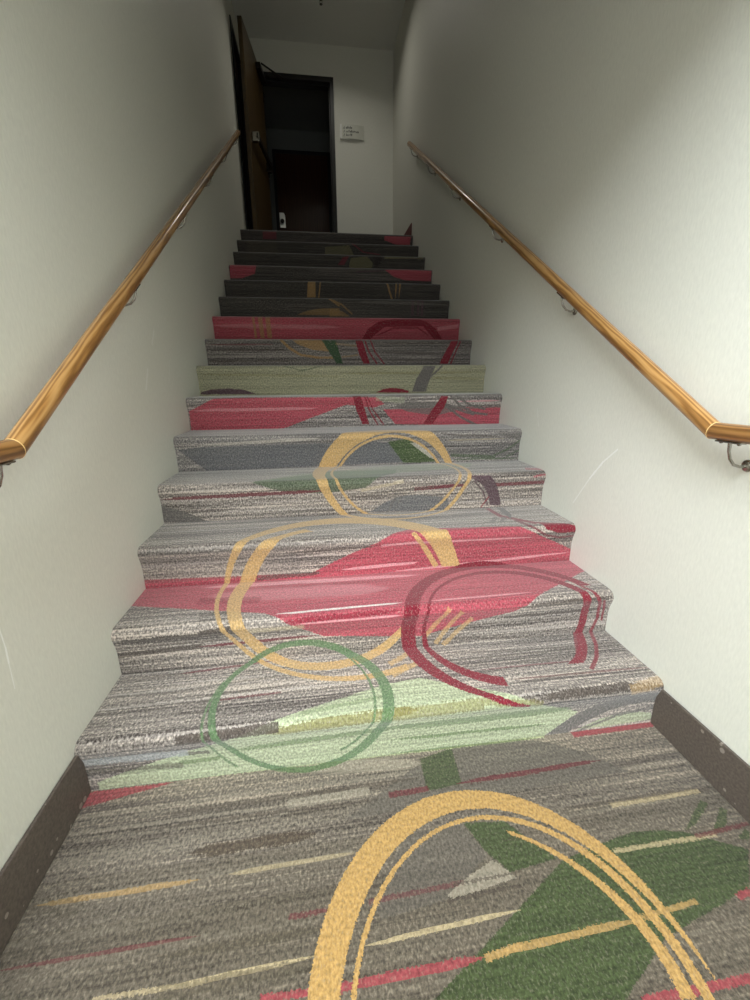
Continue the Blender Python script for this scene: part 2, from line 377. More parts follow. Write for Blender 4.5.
('P','red2',1.0,[(1.2031,3.8988),(1.2413,3.8653),(1.5607,3.8734),(1.5758,3.8978),(1.5124,3.9242),(1.326,3.9224)]),
('P','red2',1.0,[(1.5124,3.9242),(1.5528,3.8733),(1.6427,3.7829),(1.71,3.7832),(1.6563,3.8554),(1.5916,3.8979)]),
('S','red2',0.9,1.2025,3.8097,1.3263,3.8603,0.005),
('S','red2',0.9,1.3263,3.8603,1.5137,3.8616,0.005),
('S','red2',0.9,1.5137,3.8616,1.594,3.8117,0.005),
('S','pink',0.35,0.0049,3.8679,0.9146,3.862,0.0141),
('S','pink',0.4,1.6722,3.8555,1.8315,3.8783,0.013),
('P','tan',0.7,[(0.2616,4.2618),(0.2855,3.7832),(0.3016,3.7833),(0.2789,4.262)]),
('P','tan',0.7,[(0.3048,4.2623),(0.3257,3.7834),(0.3554,3.7835),(0.3366,4.2626)]),
('P','tan',0.7,[(0.3597,4.2629),(0.3769,3.7836),(0.4094,3.7837),(0.3945,4.2632)]),
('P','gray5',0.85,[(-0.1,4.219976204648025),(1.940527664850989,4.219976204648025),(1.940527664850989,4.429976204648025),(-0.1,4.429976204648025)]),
('P','tan',0.6,[(0.5911,4.2763),(0.9307,4.2744),(0.9323,4.3272),(0.7708,4.3224),(0.6663,4.3046)]),
('P','tan',0.6,[(0.8495,4.2659),(1.0146,4.2677),(0.9508,4.3073),(0.8518,4.3254)]),
('S','tan',0.7,0.8574,4.3901,0.9522,4.3518,0.0059),
('S','tan',0.6,0.9522,4.3518,1.0313,4.2858,0.006),
('S','tan',0.7,0.848,4.3919,0.9284,4.3451,0.0055),
('P','mauve',0.9,[(1.5184,4.3939),(1.5204,4.2729),(1.544,4.2731),(1.5419,4.3943)]),
('P','mauve',0.9,[(1.567,4.3947),(1.5694,4.2734),(1.5898,4.2736),(1.5871,4.395)]),
('P','mauve',0.9,[(1.6006,4.3952),(1.6034,4.2737),(1.6238,4.2739),(1.6208,4.3954)]),
('S','gray2',0.5,1.0658,4.3755,1.8155,4.3634,0.009),
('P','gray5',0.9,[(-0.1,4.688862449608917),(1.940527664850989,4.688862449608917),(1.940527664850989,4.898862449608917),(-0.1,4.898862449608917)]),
('P','tan',0.9,[(0.6721,4.7438),(0.7455,4.7449),(0.7605,5.2183),(0.6867,4.8679)]),
('S','tan',0.8,0.7917,4.8663,0.7728,4.7453,0.005),
('S','tan',0.8,1.3627,4.8687,1.4096,4.7449,0.0076),
('S','tan',0.8,1.4594,5.2186,1.441,4.7454,0.0076),
('S','tan',0.8,1.5004,5.2194,1.4725,4.7459,0.0076),
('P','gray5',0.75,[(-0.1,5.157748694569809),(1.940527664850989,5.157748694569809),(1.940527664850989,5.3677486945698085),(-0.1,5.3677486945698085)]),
('P','red',1.0,[(-0.0005,5.2291),(0.1031,5.2312),(0.2175,5.2683),(0.3528,5.6973),(0.0103,5.3363)]),
('P','red',1.0,[(1.3871,5.3243),(1.4774,5.2688),(1.5839,5.244),(1.8332,5.2394),(1.8307,5.3235),(1.5829,5.3314)]),
('S','mauve',0.8,1.0691,5.7032,1.1342,5.3014,0.0066),
('S','mauve',0.8,1.1342,5.3014,1.3721,5.3133,0.0066),
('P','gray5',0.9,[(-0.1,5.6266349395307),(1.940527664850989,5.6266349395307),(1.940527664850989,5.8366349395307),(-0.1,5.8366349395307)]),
('P','olive2',0.8,[(1.4325,5.7765),(1.8214,5.7892),(1.8212,5.7991),(1.4325,5.7961)]),
('P','olive2',0.6,[(1.0849,5.7105),(1.179,5.3354),(1.3212,5.7372),(1.2588,5.7916),(1.1021,5.7736)]),
('P','maroon',0.9,[(0.976,5.7149),(1.0382,5.7164),(1.0869,5.7899),(1.0245,5.7786)]),
('S','cream',0.5,0.0874,6.1735,0.401,6.172,0.1878),
('P','darkest',0.9,[(1.3218,5.8002),(1.3289,5.7065),(1.3845,5.7035),(1.4088,5.8024)]),
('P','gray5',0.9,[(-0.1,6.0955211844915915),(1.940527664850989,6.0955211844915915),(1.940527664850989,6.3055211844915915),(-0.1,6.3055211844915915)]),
('P','olive2',0.5,[(0.8558,5.7976),(1.1602,6.1735),(1.1126,6.2526),(0.867,6.2311)]),
('S','maroon',0.8,1.1458,6.2681,1.2602,6.1983,0.0073),
('S','maroon',0.8,1.2602,6.1983,1.4273,6.1806,0.0059),
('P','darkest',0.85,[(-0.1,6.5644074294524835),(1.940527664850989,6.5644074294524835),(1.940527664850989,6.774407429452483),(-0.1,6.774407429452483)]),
('P','red',0.9,[(1.5234,6.6872),(1.6481,6.649),(1.8098,6.6491),(1.8177,6.7226),(1.5235,6.7227)]),
('P','maroon',0.8,[(0.2242,6.6585),(0.3654,6.6628),(0.37,6.727),(0.2294,6.7225)]),
('E','gold',1.0,[1.0574,-0.5747,0.4254,0.4078,1.2596],[1.0838,-0.6361,0.38,0.4277,-0.0065],None),
('E','gold',1.0,[1.0851,-0.5988,0.3529,0.3726,-0.3899],[1.0785,-0.6039,0.3375,0.366,-0.2963],None),
('E','gold',1.0,[1.0047,-0.5493,0.3153,0.407,-1.8162],[0.9676,-0.5517,0.3218,0.4127,-1.734],[(1.1725,-0.2735),(1.363,-0.2191),(1.7011,-0.4671),(1.5038,-0.6419),(1.3139,-0.6157)]),
('E','yellow',0.9,[0.8146,0.8395,0.5242,0.5101,2.1887],[0.7909,0.8126,0.4836,0.4562,-0.6625],[(0.0,0.0),(1.0,0.0),(1.0,1.5),(0.0,1.5)]),
('E','yellow',0.9,[0.8146,0.8395,0.5242,0.5101,2.1887],[0.7909,0.8126,0.4836,0.4562,-0.6625],[(1.0,0.9478),(1.5,0.9478),(1.5,1.5),(1.0,1.5)]),
('E','yellow',0.9,[0.72,0.8018,0.3682,0.4141,0.0734],[0.7565,0.8278,0.3439,0.4024,-0.3527],[(0.0,0.0),(1.0,0.3),(1.05,0.8873),(0.0,0.8873)]),
('E','yellow',0.9,[0.72,0.8018,0.3682,0.4141,0.0734],[0.72,0.8018,0.3442,0.3901,0.0734],[(0.0,0.8873),(1.0,0.8873),(0.62,1.25),(0.2,1.3)]),
('E','yellow',0.9,[0.7565,0.8278,0.37989999999999996,0.43839999999999996,-0.3527],[0.7565,0.8278,0.3439,0.4024,-0.3527],[(0.0,0.8873),(1.0,0.8873),(0.62,1.25),(0.2,1.3)]),
('P','yellow',0.95,[(1.1518,1.1291),(1.2432,0.9512),(1.3206,0.9458),(1.2483,1.1334)]),
('S','yellow',0.9,1.1021,1.1178,1.1506,1.0515,0.0099),
('S','yellow',0.9,1.1506,1.0515,1.2083,0.9536,0.0116),
('S','yellow',0.6,1.1757,0.6309,1.0902,0.5137,0.0092),
('S','yellow',0.6,1.2242,0.6137,1.1332,0.4825,0.0094),
('S','yellow',0.6,1.2685,0.5768,1.1639,0.4726,0.0095),
('S','yellow',0.7,1.0189,0.4382,0.9405,0.3876,0.0121),
('S','yellow',0.7,1.0669,0.3952,0.9415,0.33,0.0113),
('E','green2',0.9,[0.6361,0.2588,0.2959,0.2814,-0.6556],[0.6284,0.2566,0.2553,0.2698,0.6687],[(-0.1,-0.1),(2.0,-0.1),(2.0,0.7),(0.47,0.62),(0.2,0.42)]),
('E','green2',0.9,[0.6302,0.3031,0.2211,0.2908,0.4837],[0.6302,0.3031,0.21309999999999998,0.2828,0.4837],[(0.7832,0.4626),(1.0595,0.4224),(0.9964,-0.0348),(0.7447,0.0211)]),
('E','green2',0.8,[0.6423,0.2849,0.2935,0.341,-0.6132],[0.6423,0.2849,0.2855,0.333,-0.6132],[(0.2479,0.4038),(0.3638,0.3871),(0.4355,0.0022),(0.2909,0.0257)]),
('E','red2',1.0,[1.4055,0.5503,0.4097,0.4125,-0.2454],[1.4244,0.5281,0.3701,0.3901,0.3995],[(0.9,0.05),(1.3638,0.05),(1.3638,1.2),(0.9,1.2)]),
('E','red2',1.0,[1.4055,0.5503,0.4097,0.4125,-0.2454],[1.4244,0.5281,0.3701,0.3901,0.3995],[(1.3638,0.7),(1.86,0.7),(1.86,1.2),(1.3638,1.2)]),
('E','red2',1.0,[1.4146,0.5482,0.3332,0.3452,-0.6602],[1.4066,0.5563,0.3137,0.3044,-0.0042],[(0.9,0.05),(1.3138,0.05),(1.3138,1.2),(0.9,1.2)]),
('E','red2',1.0,[1.4146,0.5482,0.3332,0.3452,-0.6602],[1.4066,0.5563,0.3137,0.3044,-0.0042],[(1.3138,0.2952),(1.86,0.2952),(1.86,1.2),(1.3138,1.2)]),
('S','red2',0.9,1.8015,0.6176,1.8173,0.5754,0.0055),
('S','red2',0.9,1.8173,0.5754,1.8169,0.5173,0.0049),
('P','red2',0.8,[(1.6056,0.291),(1.6516,0.3102),(1.7077,0.3849),(1.7366,0.4742),(1.7033,0.4746)]),
('S','red2',0.9,1.667,0.8549,1.716,0.7935,0.007),
('S','red2',0.9,1.716,0.7935,1.7515,0.6786,0.007),
('S','red2',0.9,1.7515,0.6786,1.7913,0.5981,0.007),
('S','red2',0.9,1.7913,0.5981,1.7981,0.5357,0.007),
('S','red2',0.9,1.7981,0.5357,1.776,0.4669,0.007),
('S','red2',0.9,1.776,0.4669,1.745,0.3892,0.007),
('S','red2',0.9,1.745,0.3892,1.7011,0.3207,0.007),
('S','red2',0.9,1.7011,0.3207,1.6398,0.2611,0.007),
('E','yellow',0.95,[1.0808,1.7162,0.3982,0.4219,-0.0595],[1.0998,1.6814,0.3508,0.3754,-0.4568],None),
('E','yellow',0.9,[1.0976,1.6967,0.3275,0.3431,-0.1003],[1.0976,1.6967,0.3145,0.3301,-0.1003],None),
]
def carpet(name, s0, s1):
    """carpet with its woven pattern between the lengths s0 and s1 (metres along the unrolled carpet)"""
    t = NT(name)
    uv = t.n('ShaderNodeUVMap'); uv.uv_map = 'carpet'; P = uv.outputs[0]
    # pile: the outline of every figure is broken up by the tufts
    jit = t.noise(P, 260, 1, 0.5, col=True)
    J = t.vmath('ADD', P, t.vmath('MULTIPLY', t.vmath('SUBTRACT', jit, (0.5, 0.5, 0.5)), (0.012, 0.012, 0)))
    J1 = t.vmath('ADD', t.vmath('MULTIPLY', J, (1, 1, 0)), (0, 0, 1))
    # heather: streaks that run across the stair
    st1 = t.noise(t.scaled(P, (0.9, 46, 1)), 1.0, 3, 0.55)
    st2 = t.noise(t.scaled(P, (1.8, 130, 1), (3.1, 7.7, 0)), 1.0, 2, 0.6)
    big = t.noise(t.scaled(P, (0.7, 6, 1), (9.1, 1.7, 0)), 1.0, 2, 0.5)
    speck_a = t.noise(t.scaled(P, (150, 105, 1)), 1.0, 2.5, 0.62)
    spk = t.math('SUBTRACT', speck_a, 0.5)
    v = t.math('ADD', t.math('MULTIPLY', st1, 0.48), t.math('ADD', t.math('MULTIPLY', st2, 0.42), t.math('MULTIPLY', big, 0.3)))
    v = t.math('ADD', v, t.math('MULTIPLY', spk, 0.55))
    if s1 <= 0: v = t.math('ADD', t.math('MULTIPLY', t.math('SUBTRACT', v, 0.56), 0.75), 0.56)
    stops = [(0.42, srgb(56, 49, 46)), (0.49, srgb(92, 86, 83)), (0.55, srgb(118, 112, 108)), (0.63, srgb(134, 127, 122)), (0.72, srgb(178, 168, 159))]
    if s1 <= 0: stops = [(p_, (c_[0]*0.66, c_[1]*0.61, c_[2]*0.52, 1)) for p_, c_ in stops]     # browner heather on the landing, darkened further to offset overly strong light there
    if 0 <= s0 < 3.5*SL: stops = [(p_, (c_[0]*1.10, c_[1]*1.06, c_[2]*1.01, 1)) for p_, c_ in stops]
    base = t.ramp(v, stops)
    # thin dark and pale weft lines
    ln_n = t.noise(t.scaled(P, (0.55, 74, 1), (4.4, 3.3, 0)), 1.0, 1, 0.5)
    ln_b = t.math('ADD', t.math('ABSOLUTE', t.math('SUBTRACT', ln_n, 0.5)), t.math('MULTIPLY', t.math('ABSOLUTE', spk), 0.12))
    brk_n = t.rng(t.noise(t.scaled(P, (1.6, 14, 1), (8.4, 1.3, 0)), 1.0, 1, 0.5), 0.42, 0.52)
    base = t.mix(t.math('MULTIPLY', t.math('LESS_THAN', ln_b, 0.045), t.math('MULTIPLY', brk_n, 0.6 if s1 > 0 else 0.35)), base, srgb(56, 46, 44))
    pale_n = t.math('ADD', t.noise(t.scaled(P, (0.5, 52, 1), (14.4, 23.3, 0)), 1.0, 1, 0.5), t.math('MULTIPLY', spk, 0.25))
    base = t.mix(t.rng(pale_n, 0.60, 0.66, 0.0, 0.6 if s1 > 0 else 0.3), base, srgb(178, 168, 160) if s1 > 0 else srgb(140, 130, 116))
    col = base
    ragged = t.math('MULTIPLY', t.math('SUBTRACT', t.noise(t.scaled(P, (9, 260, 1), (1, 2, 0)), 1.0, 2, 0.6), 0.5), 1.6)
    ragged = t.math('ADD', ragged, t.math('MULTIPLY', spk, 1.6))
    lum = t.rng(t.math('ADD', t.math('ADD', t.math('MULTIPLY', st2, 0.6), t.math('MULTIPLY', st1, 0.4)), t.math('MULTIPLY', spk, 0.35)), 0.33, 0.67, 0.70, 1.34)
    for sh in SHAPES:
        kind, c, a = sh[0], PAL[sh[1]], sh[2]
        if s1 <= 0: c = (c[0]*0.74, c[1]*0.71, c[2]*0.64, 1)  # landing figures darkened in colour too, making up for the strong floor light
        if kind == 'S':
            u0_, v0_, u1_, v1_, w = sh[3:]
            lo, hi = min(v0_, v1_) - w, max(v0_, v1_) + w
        elif kind == 'P':
            lo, hi = min(p[1] for p in sh[3]), max(p[1] for p in sh[3])
        else:
            rr = max(sh[3][2], sh[3][3]); lo, hi = sh[3][1] - rr, sh[3][1] + rr
        if hi < s0 - 0.01 or lo > s1 + 0.01: continue
        if kind == 'S':
            ln = math.hypot(u1_-u0_, v1_-v0_)
            q = t.local(J if ln < 0.3 else P, ((u0_+u1_)/2, (v0_+v1_)/2, 0), math.atan2(v1_-v0_, u1_-u0_), (ln/2*(1.06 if ln < 0.3 else 1.0), max(w, 0.0028), 1))
            ab = t.n('ShaderNodeSeparateXYZ'); t.put(ab.inputs[0], t.vmath('ABSOLUTE', q))
            y = ab.outputs[1]
            if ln >= 0.3 or a < 0.75: y = t.math('ADD', y, ragged)
            if ln >= 0.3: mask = t.math('LESS_THAN', t.math('ADD', t.math('POWER', ab.outputs[0], 5.0), y), 1.0)
            else: mask = t.math('LESS_THAN', t.math('MAXIMUM', ab.outputs[0], y), 1.0)
        elif kind == 'P':
            p = sh[3]; mask = None
            for i in range(len(p)):
                (ax, ay), (bx, by) = p[i], p[(i+1) % len(p)]
                l = math.hypot(bx-ax, by-ay)
                if l < 1e-6: continue
                nx, ny = -(by-ay)/l, (bx-ax)/l
                d = t.vmath('DOT_PRODUCT', J1, (nx, ny, -(nx*ax+ny*ay)), 1)
                mask = d if mask is None else t.math('MINIMUM', mask, d)
            mask = t.math('GREATER_THAN', mask, 0.0)
        else:
            o_, i_, clip = sh[3], sh[4], sh[5]
            mask = t.math('LESS_THAN', t.vmath('LENGTH', t.local(J, (o_[0], o_[1], 0), o_[4], (o_[2], o_[3], 1)), None, 1), 1.0)
            if i_:
                mask = t.math('MULTIPLY', mask, t.math('GREATER_THAN', t.vmath('LENGTH', t.local(J, (i_[0], i_[1], 0), i_[4], (i_[2], i_[3], 1)), None, 1), 1.0))
            if clip:
                p = clip; area2 = sum(p[i][0]*p[(i+1) % len(p)][1]-p[(i+1) % len(p)][0]*p[i][1] for i in range(len(p)))
                if area2 < 0: p = p[::-1]
                cm = None
                for i in range(len(p)):
                    (ax, ay), (bx, by) = p[i], p[(i+1) % len(p)]
                    l = math.hypot(bx-ax, by-ay); nx, ny = -(by-ay)/l, (bx-ax)/l
                    d = t.vmath('DOT_PRODUCT', J1, (nx, ny, -(nx*ax+ny*ay)), 1)
                    cm = d if cm is None else t.math('MINIMUM', cm, d)
                mask = t.math('MULTIPLY', mask, t.math('GREATER_THAN', cm, 0.0))
        big_fig = kind == 'P' and sh[1] in ('red', 'palegreen', 'green', 'sage', 'gray5', 'gray4')
        if big_fig:
            cc = t.mix(1.0, c, lum, 'MULTIPLY')
        else: cc = c
        col = t.mix(t.math('MULTIPLY', mask, a) if a < 1 else mask, col, cc)
    # salt and pepper of the twisted yarn
    sp = t.rng(speck_a, 0.30, 0.70, 0.62, 1.38)
    col = t.mix(1.0, col, sp, 'MULTIPLY')
    fleck = t.noise(t.scaled(P, (190, 130, 1), (5.3, 2.9, 0)), 1.0, 2, 0.6)
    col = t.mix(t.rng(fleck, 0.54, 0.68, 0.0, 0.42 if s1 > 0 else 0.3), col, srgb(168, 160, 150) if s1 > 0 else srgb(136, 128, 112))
    t.put(t.b.inputs['Base Color'], col)
    t.b.inputs['Roughness'].default_value = 0.95
    t.b.inputs['Specular IOR Level'].default_value = 0.15
    t.b.inputs['Sheen Weight'].default_value = 0.5
    t.b.inputs['Sheen Roughness'].default_value = 0.45
    t.bump(speck_a, 0.35, 0.003)
    return t.mat

def uv_set(me, fn):
    l = me.uv_layers.new(name='carpet')
    for p in me.polygons:
        for li in p.loop_indices:
            l.data[li].uv = fn(me.loops[li].vertex_index)

def step_mesh(k):
    y0, z0, s0 = (k-1)*RUN, (k-1)*RISE, (k-1)*SL
    r_ = 0.030; ov = 0.018                     # carpet wrapped round a bull nose that overhangs the riser
    prof = [(y0, z0, s0), (y0, z0+RISE*0.45, s0+RISE*0.45), (y0-ov*0.25, z0+RISE*0.62, s0+RISE*0.62), (y0-ov*0.75, z0+RISE*0.76, s0+RISE*0.76), (y0-ov, z0+RISE-r_, s0+RISE-r_)]
    for i in range(1, 11):
        a = math.pi/2*i/10
        prof.append((y0-ov + r_ - r_*math.cos(a), z0+RISE - r_ + r_*math.sin(a), s0+RISE-r_ + (2*r_-ov)*i/10))
    prof.append((y0+RUN*0.5, z0+RISE, s0+RISE+RUN*0.5))
    prof.append((y0+RUN, z0+RISE, s0+RISE+RUN))
    back = [(y0+RUN, z0, 0), ]
    n = len(prof); pts = prof + back
    bm = bmesh.new(); L = []; Rr = []
    for y, z, s in pts: L.append(bm.verts.new((0.0008, y, z)))
    for y, z, s in pts: Rr.append(bm.verts.new((W-0.0008, y, z)))
    for i in range(len(pts)):
        j = (i+1) % len(pts)
        bm.faces.new((L[i], L[j], Rr[j], Rr[i]))
    bm.faces.new(L[::-1]); bm.faces.new(Rr)
    bm.verts.index_update()
    me = mesh_of(bm, 'step', True, 50)
    S_ = [p[2] for p in pts]
    uv_set(me, lambda vi: ((0.0 if vi < len(pts) else W), S_[vi % len(pts)]))
    return me

# ------------------------------------------------------------------ other materials
def wall_material(name, col, scuffs=(), axis='X'):
    t = NT(name); v = t.coord()
    # vinyl wall covering: short soft vertical fibres
    fib = t.noise(t.scaled(v, (150, 150, 42)), 1.0, 3, 0.6)
    mot = t.noise(v, 3.0, 3, 0.5)
    c = t.mix(t.rng(fib, 0.3, 0.7), tuple(x*0.95 for x in col[:3]) + (1,), tuple(min(1, x*1.04) for x in col[:3]) + (1,))
    c = t.mix(t.math('MULTIPLY', mot, 0.10), c, tuple(x*0.8 for x in col[:3]) + (1,))
    yz = t.n('ShaderNodeSeparateXYZ'); t.put(yz.inputs[0], v)
    cb = t.n('ShaderNodeCombineXYZ'); t.put(cb.inputs[0], yz.outputs[1]); t.put(cb.inputs[1], yz.outputs[2])
    brk = t.math('MULTIPLY', t.math('SUBTRACT', t.noise(cb.outputs[0], 60, 3, 0.6), 0.5), 1.4)
    for (a0, b0, a1, b1, w, al) in scuffs:
        ln = math.hypot(a1-a0, b1-b0)
        q = t.local(cb.outputs[0], ((a0+a1)/2, (b0+b1)/2, 0), math.atan2(b1-b0, a1-a0), (ln/2, w, 1))
        s_ = t.n('ShaderNodeSeparateXYZ'); t.put(s_.inputs[0], t.vmath('ABSOLUTE', q))
        mk = t.math('LESS_THAN', t.math('MAXIMUM', s_.outputs[0], t.math('ADD', s_.outputs[1], brk)), 1.0)
        c = t.mix(t.math('MULTIPLY', mk, al), c, srgb(244, 244, 240))
    t.put(t.b.inputs['Base Color'], c); t.b.inputs['Roughness'].default_value = 0.55
    t.b.inputs['Specular IOR Level'].default_value = 0.35
    t.bump(fib, 0.25, 0.0015)
    return t.mat
WALLC = srgb(222, 221, 210)
m_wall_r = wall_material('wall covering right', WALLC, [(0.606, 0.627, 0.513, 0.763, 0.003, .5), (0.515, 0.760, 0.447, 0.843, 0.004, .7), (0.449, 0.841, 0.375, 0.906, 0.003, .6),
    (1.47, 1.28, 1.50, 1.20, 0.004, .25), (1.0, 1.02, 0.97, 0.93, 0.004, .25)])
m_wall_l = wall_material('wall covering left', WALLC, [(1.096, 1.392, 1.044, 1.324, 0.006, .35), (0.953, 1.22, 0.897, 1.13, 0.007, .4), (-0.137, 0.64, -0.135, 0.587, 0.0018, .8), (-0.135, 0.589, -0.138, 0.548, 0.0025, .9), (-0.138, 0.55, -0.142, 0.482, 0.0015, .7),
    (1.25, 1.27, 1.20, 1.16, 0.004, .2)])
m_wall = wall_material('wall covering', WALLC)
def ceiling_material():
    t = NT('painted ceiling'); v = t.coord()
    nz = t.noise(v, 120, 3, 0.6)
    t.put(t.b.inputs['Base Color'], t.mix(nz, srgb(208, 208, 200), srgb(224, 224, 216)))
    t.b.inputs['Roughness'].default_value = 0.9; t.bump(nz, 0.4, 0.004)
    return t.mat
m_ceil = ceiling_material()
def wood(name, c0, c1, c2, scale, rough, coat=0.0, axis=(1, 1, 1)):
    t = NT(name); v = t.coord()
    warp = t.noise(t.scaled(v, axis), scale*0.35, 3, 0.55)
    g = t.noise(t.scaled(v, axis), scale, 4, 0.6)
    wv = t.n('ShaderNodeTexWave', wave_type='BANDS', bands_direction='X'); t.put(wv.inputs['Vector'], t.scaled(v, axis))
    wv.inputs['Scale'].default_value = scale*0.22; wv.inputs['Distortion'].default_value = 9.0; wv.inputs['Detail'].default_value = 3; wv.inputs['Detail Scale'].default_value = 1.2
    f_ = t.math('ADD', t.math('MULTIPLY', wv.outputs['Fac'], 0.5), t.math('ADD', t.math('MULTIPLY', g, 0.35), t.math('MULTIPLY', warp, 0.25)))
    c = t.ramp(f_, [(0.25, c0), (0.5, c1), (0.8, c2)])
    t.put(t.b.inputs['Base Color'], c); t.b.inputs['Roughness'].default_value = rough
    t.b.inputs['Coat Weight'].default_value = coat; t.b.inputs['Coat Roughness'].default_value = 0.12
    t.bump(g, 0.08, 0.001)
    return t.mat
m_oak = wood('varnished oak', srgb(122, 82, 40), srgb(164, 118, 64), srgb(190, 146, 90), 130, 0.36, 0.5, (1, 0.07, 1))
m_oak_end = wood('varnished oak crosscut', srgb(104, 68, 34), srgb(140, 98, 52), srgb(164, 120, 70), 130, 0.4, 0.4, (1, 0.07, 1))
m_pale = plain('pale wood joint', srgb(226, 190, 130), 0.5)
m_door = wood('oak door veneer', srgb(54, 40, 18), srgb(68, 51, 24), srgb(86, 66, 34), 26, 0.42, 0.15, (1, 1, 0.06))
m_door_dark = wood('dark stained door veneer', srgb(58, 34, 22), srgb(68, 40, 26), srgb(80, 48, 32), 60, 0.30, 0.5, (1, 1, 0.06))
m_black = plain('black painted frame', srgb(34, 33, 32), 0.45)
m_greyframe = plain('grey painted steel', srgb(120, 120, 114), 0.5)
m_chrome = plain('satin nickel', srgb(168, 165, 158), 0.25, 1.0)
m_corr = plain('grey corridor paint', srgb(126, 128, 122), 0.7)
m_darkmetal = plain('dark bronze metal', srgb(42, 36, 32), 0.35, 0.6)
m_plate = plain('polished steel plate', srgb(240, 240, 236), 0.30, 1.0)
m_white = plain('white plastic plate', srgb(238, 238, 232), 0.35)
m_signface = plain('sign panel', srgb(206, 206, 194), 0.4)
m_ink = plain('dark sign lettering', srgb(40, 42, 40), 0.6)
def base_material():
    t = NT('brown rubber baseboard'); v = t.coord()
    nz = t.noise(v, 130, 3, 0.6)
    c = t.mix(t.rng(nz, 0.3, 0.7), srgb(76, 66, 60), srgb(102, 92, 84))
    vo = t.n('ShaderNodeTexVoronoi'); t.put(vo.inputs['Vector'], v); vo.inputs['Scale'].default_value = 28
    d = t.math('LESS_THAN', vo.outputs['Distance'], t.math('MULTIPLY', t.math('POWER', t.noise(v, 9, 2), 4.0), 1.2))
    c = t.mix(t.math('MULTIPLY', d, 0.6), c, srgb(170, 160, 150))
    t.put(t.b.inputs['Base Color'], c); t.b.inputs['Roughness'].default_value = 0.55; t.bump(nz, 0.2, 0.001)
    return t.mat
m_base = base_material()
m_skirt = plain('maroon skirting', srgb(96, 40, 40), 0.7)
m_corrfloor = plain('dark corridor carpet', srgb(84, 74, 66), 0.95, 0, 0.2, 120)

# ------------------------------------------------------------------ the setting
def grid_floor(name, x0, x1, y0, y1, z, soff, mat):
    bm = bmesh.new(); box(bm, (x0, y0, z-0.1), (x1, y1, z)); me = mesh_of(bm, name)
    co = [v.co.copy() for v in me.vertices]
    uv_set(me, lambda vi: (co[vi].x, co[vi].y - y0 + soff))
    return tag(link(name, me, mat), kind='structure')
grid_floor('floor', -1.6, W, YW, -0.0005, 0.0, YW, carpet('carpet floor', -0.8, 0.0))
grid_floor('floor_upper', 0.0, W, NSTEP*RUN, YB+0.07, ZL, NSTEP*SL, carpet('carpet upper landing', NSTEP*SL, NSTEP*SL+1))
bm = bmesh.new(); box(bm, (-0.6, YB+0.0705, ZL-0.1), (2.3, 7.15, ZL)); struct('floor_corridor', bm, m_corrfloor)
T_ = 0.14
bm = bmesh.new(); box(bm, (W, YW, -0.1), (W+T_, YB, ZC)); struct('wall_right', bm, m_wall_r)
LD0, LD1, LDZ = 4.55, 5.22, 4.78                     # doorway in the left wall at the top
bm = bmesh.new()
box(bm, (-T_, YE, -0.1), (0, LD0, ZC)); box(bm, (-T_, LD0, LDZ), (0, YB, ZC)); box(bm, (-T_, LD1, ZL-0.1), (0, YB, LDZ))
struct('wall_left', bm, m_wall_l)
FX0, FX1, FZ = 0.18, 1.088, 4.752                    # outside of the frame in the back wall
IX0, IX1, IZ = FX0+0.045, FX1-0.045, FZ-0.05
bm = bmesh.new()
box(bm, (-0.6, YB, ZL-0.1), (FX0+0.02, YB+T_, ZC)); box(bm, (FX1-0.02, YB, ZL-0.1), (2.3, YB+T_, ZC)); box(bm, (FX0+0.02, YB, FZ-0.02), (FX1-0.02, YB+T_, ZC))
struct('wall_back', bm, m_wall)
bm = bmesh.new(); box(bm, (-0.6, YE, ZC), (2.3, YB+0.07, ZC+0.1)); struct('ceiling', bm, m_ceil)
bm = bmesh.new(); box(bm, (-0.6, YB+0.0705, ZC), (2.3, 7.15, ZC+0.1)); struct('ceiling_corridor', bm, m_corr)
# lobby behind the camera, two storeys high, entered under a header
ZH = 2.45
bm = bmesh.new(); box(bm, (-1.6, YE-T_, ZH), (W, YE, ZC)); struct('wall_header', bm, m_wall)
bm = bmesh.new(); box(bm, (-1.6, YE-T_, -0.1), (-T_, YE, ZH)); struct('wall_lobby_return', bm, m_wall)
bm = bmesh.new(); box(bm, (-1.74, YW, -0.1), (-1.6, YE, ZC)); struct('wall_lobby_left', bm, m_wall)
bm = bmesh.new(); box(bm, (-1.74, YW-T_, ZC), (W+T_, YE-0.0005, ZC+0.1)); struct('ceiling_lobby', bm, m_ceil)
bm = bmesh.new()
box(bm, (-1.74, YW-T_, -0.1), (-1.3, YW, ZC)); box(bm, (1.7, YW-T_, -0.1), (W+T_, YW, ZC)); box(bm, (-1.3, YW-T_, 4.4), (1.7, YW, ZC)); box(bm, (-1.3, YW-T_, 1.95), (1.7, YW, 2.05)); box(bm, (-1.3, YW-T_, -0.1), (1.7, YW, 0.1))
struct('wall_front', bm, m_wall)
# corridor beyond the doorway
bm = bmesh.new(); box(bm, (-0.6, 7.15, ZL-0.1), (2.3, 7.29, ZC)); struct('wall_corridor_far', bm, m_corr)
bm = bmesh.new(); box(bm, (-0.74, YB, ZL-0.1), (-0.6, 7.29, ZC)); struct('wall_corridor_left', bm, m_corr)
bm = bmesh.new(); box(bm, (2.3, YB, ZL-0.1), (2.44, 7.29, ZC)); struct('wall_corridor_right', bm, m_corr)
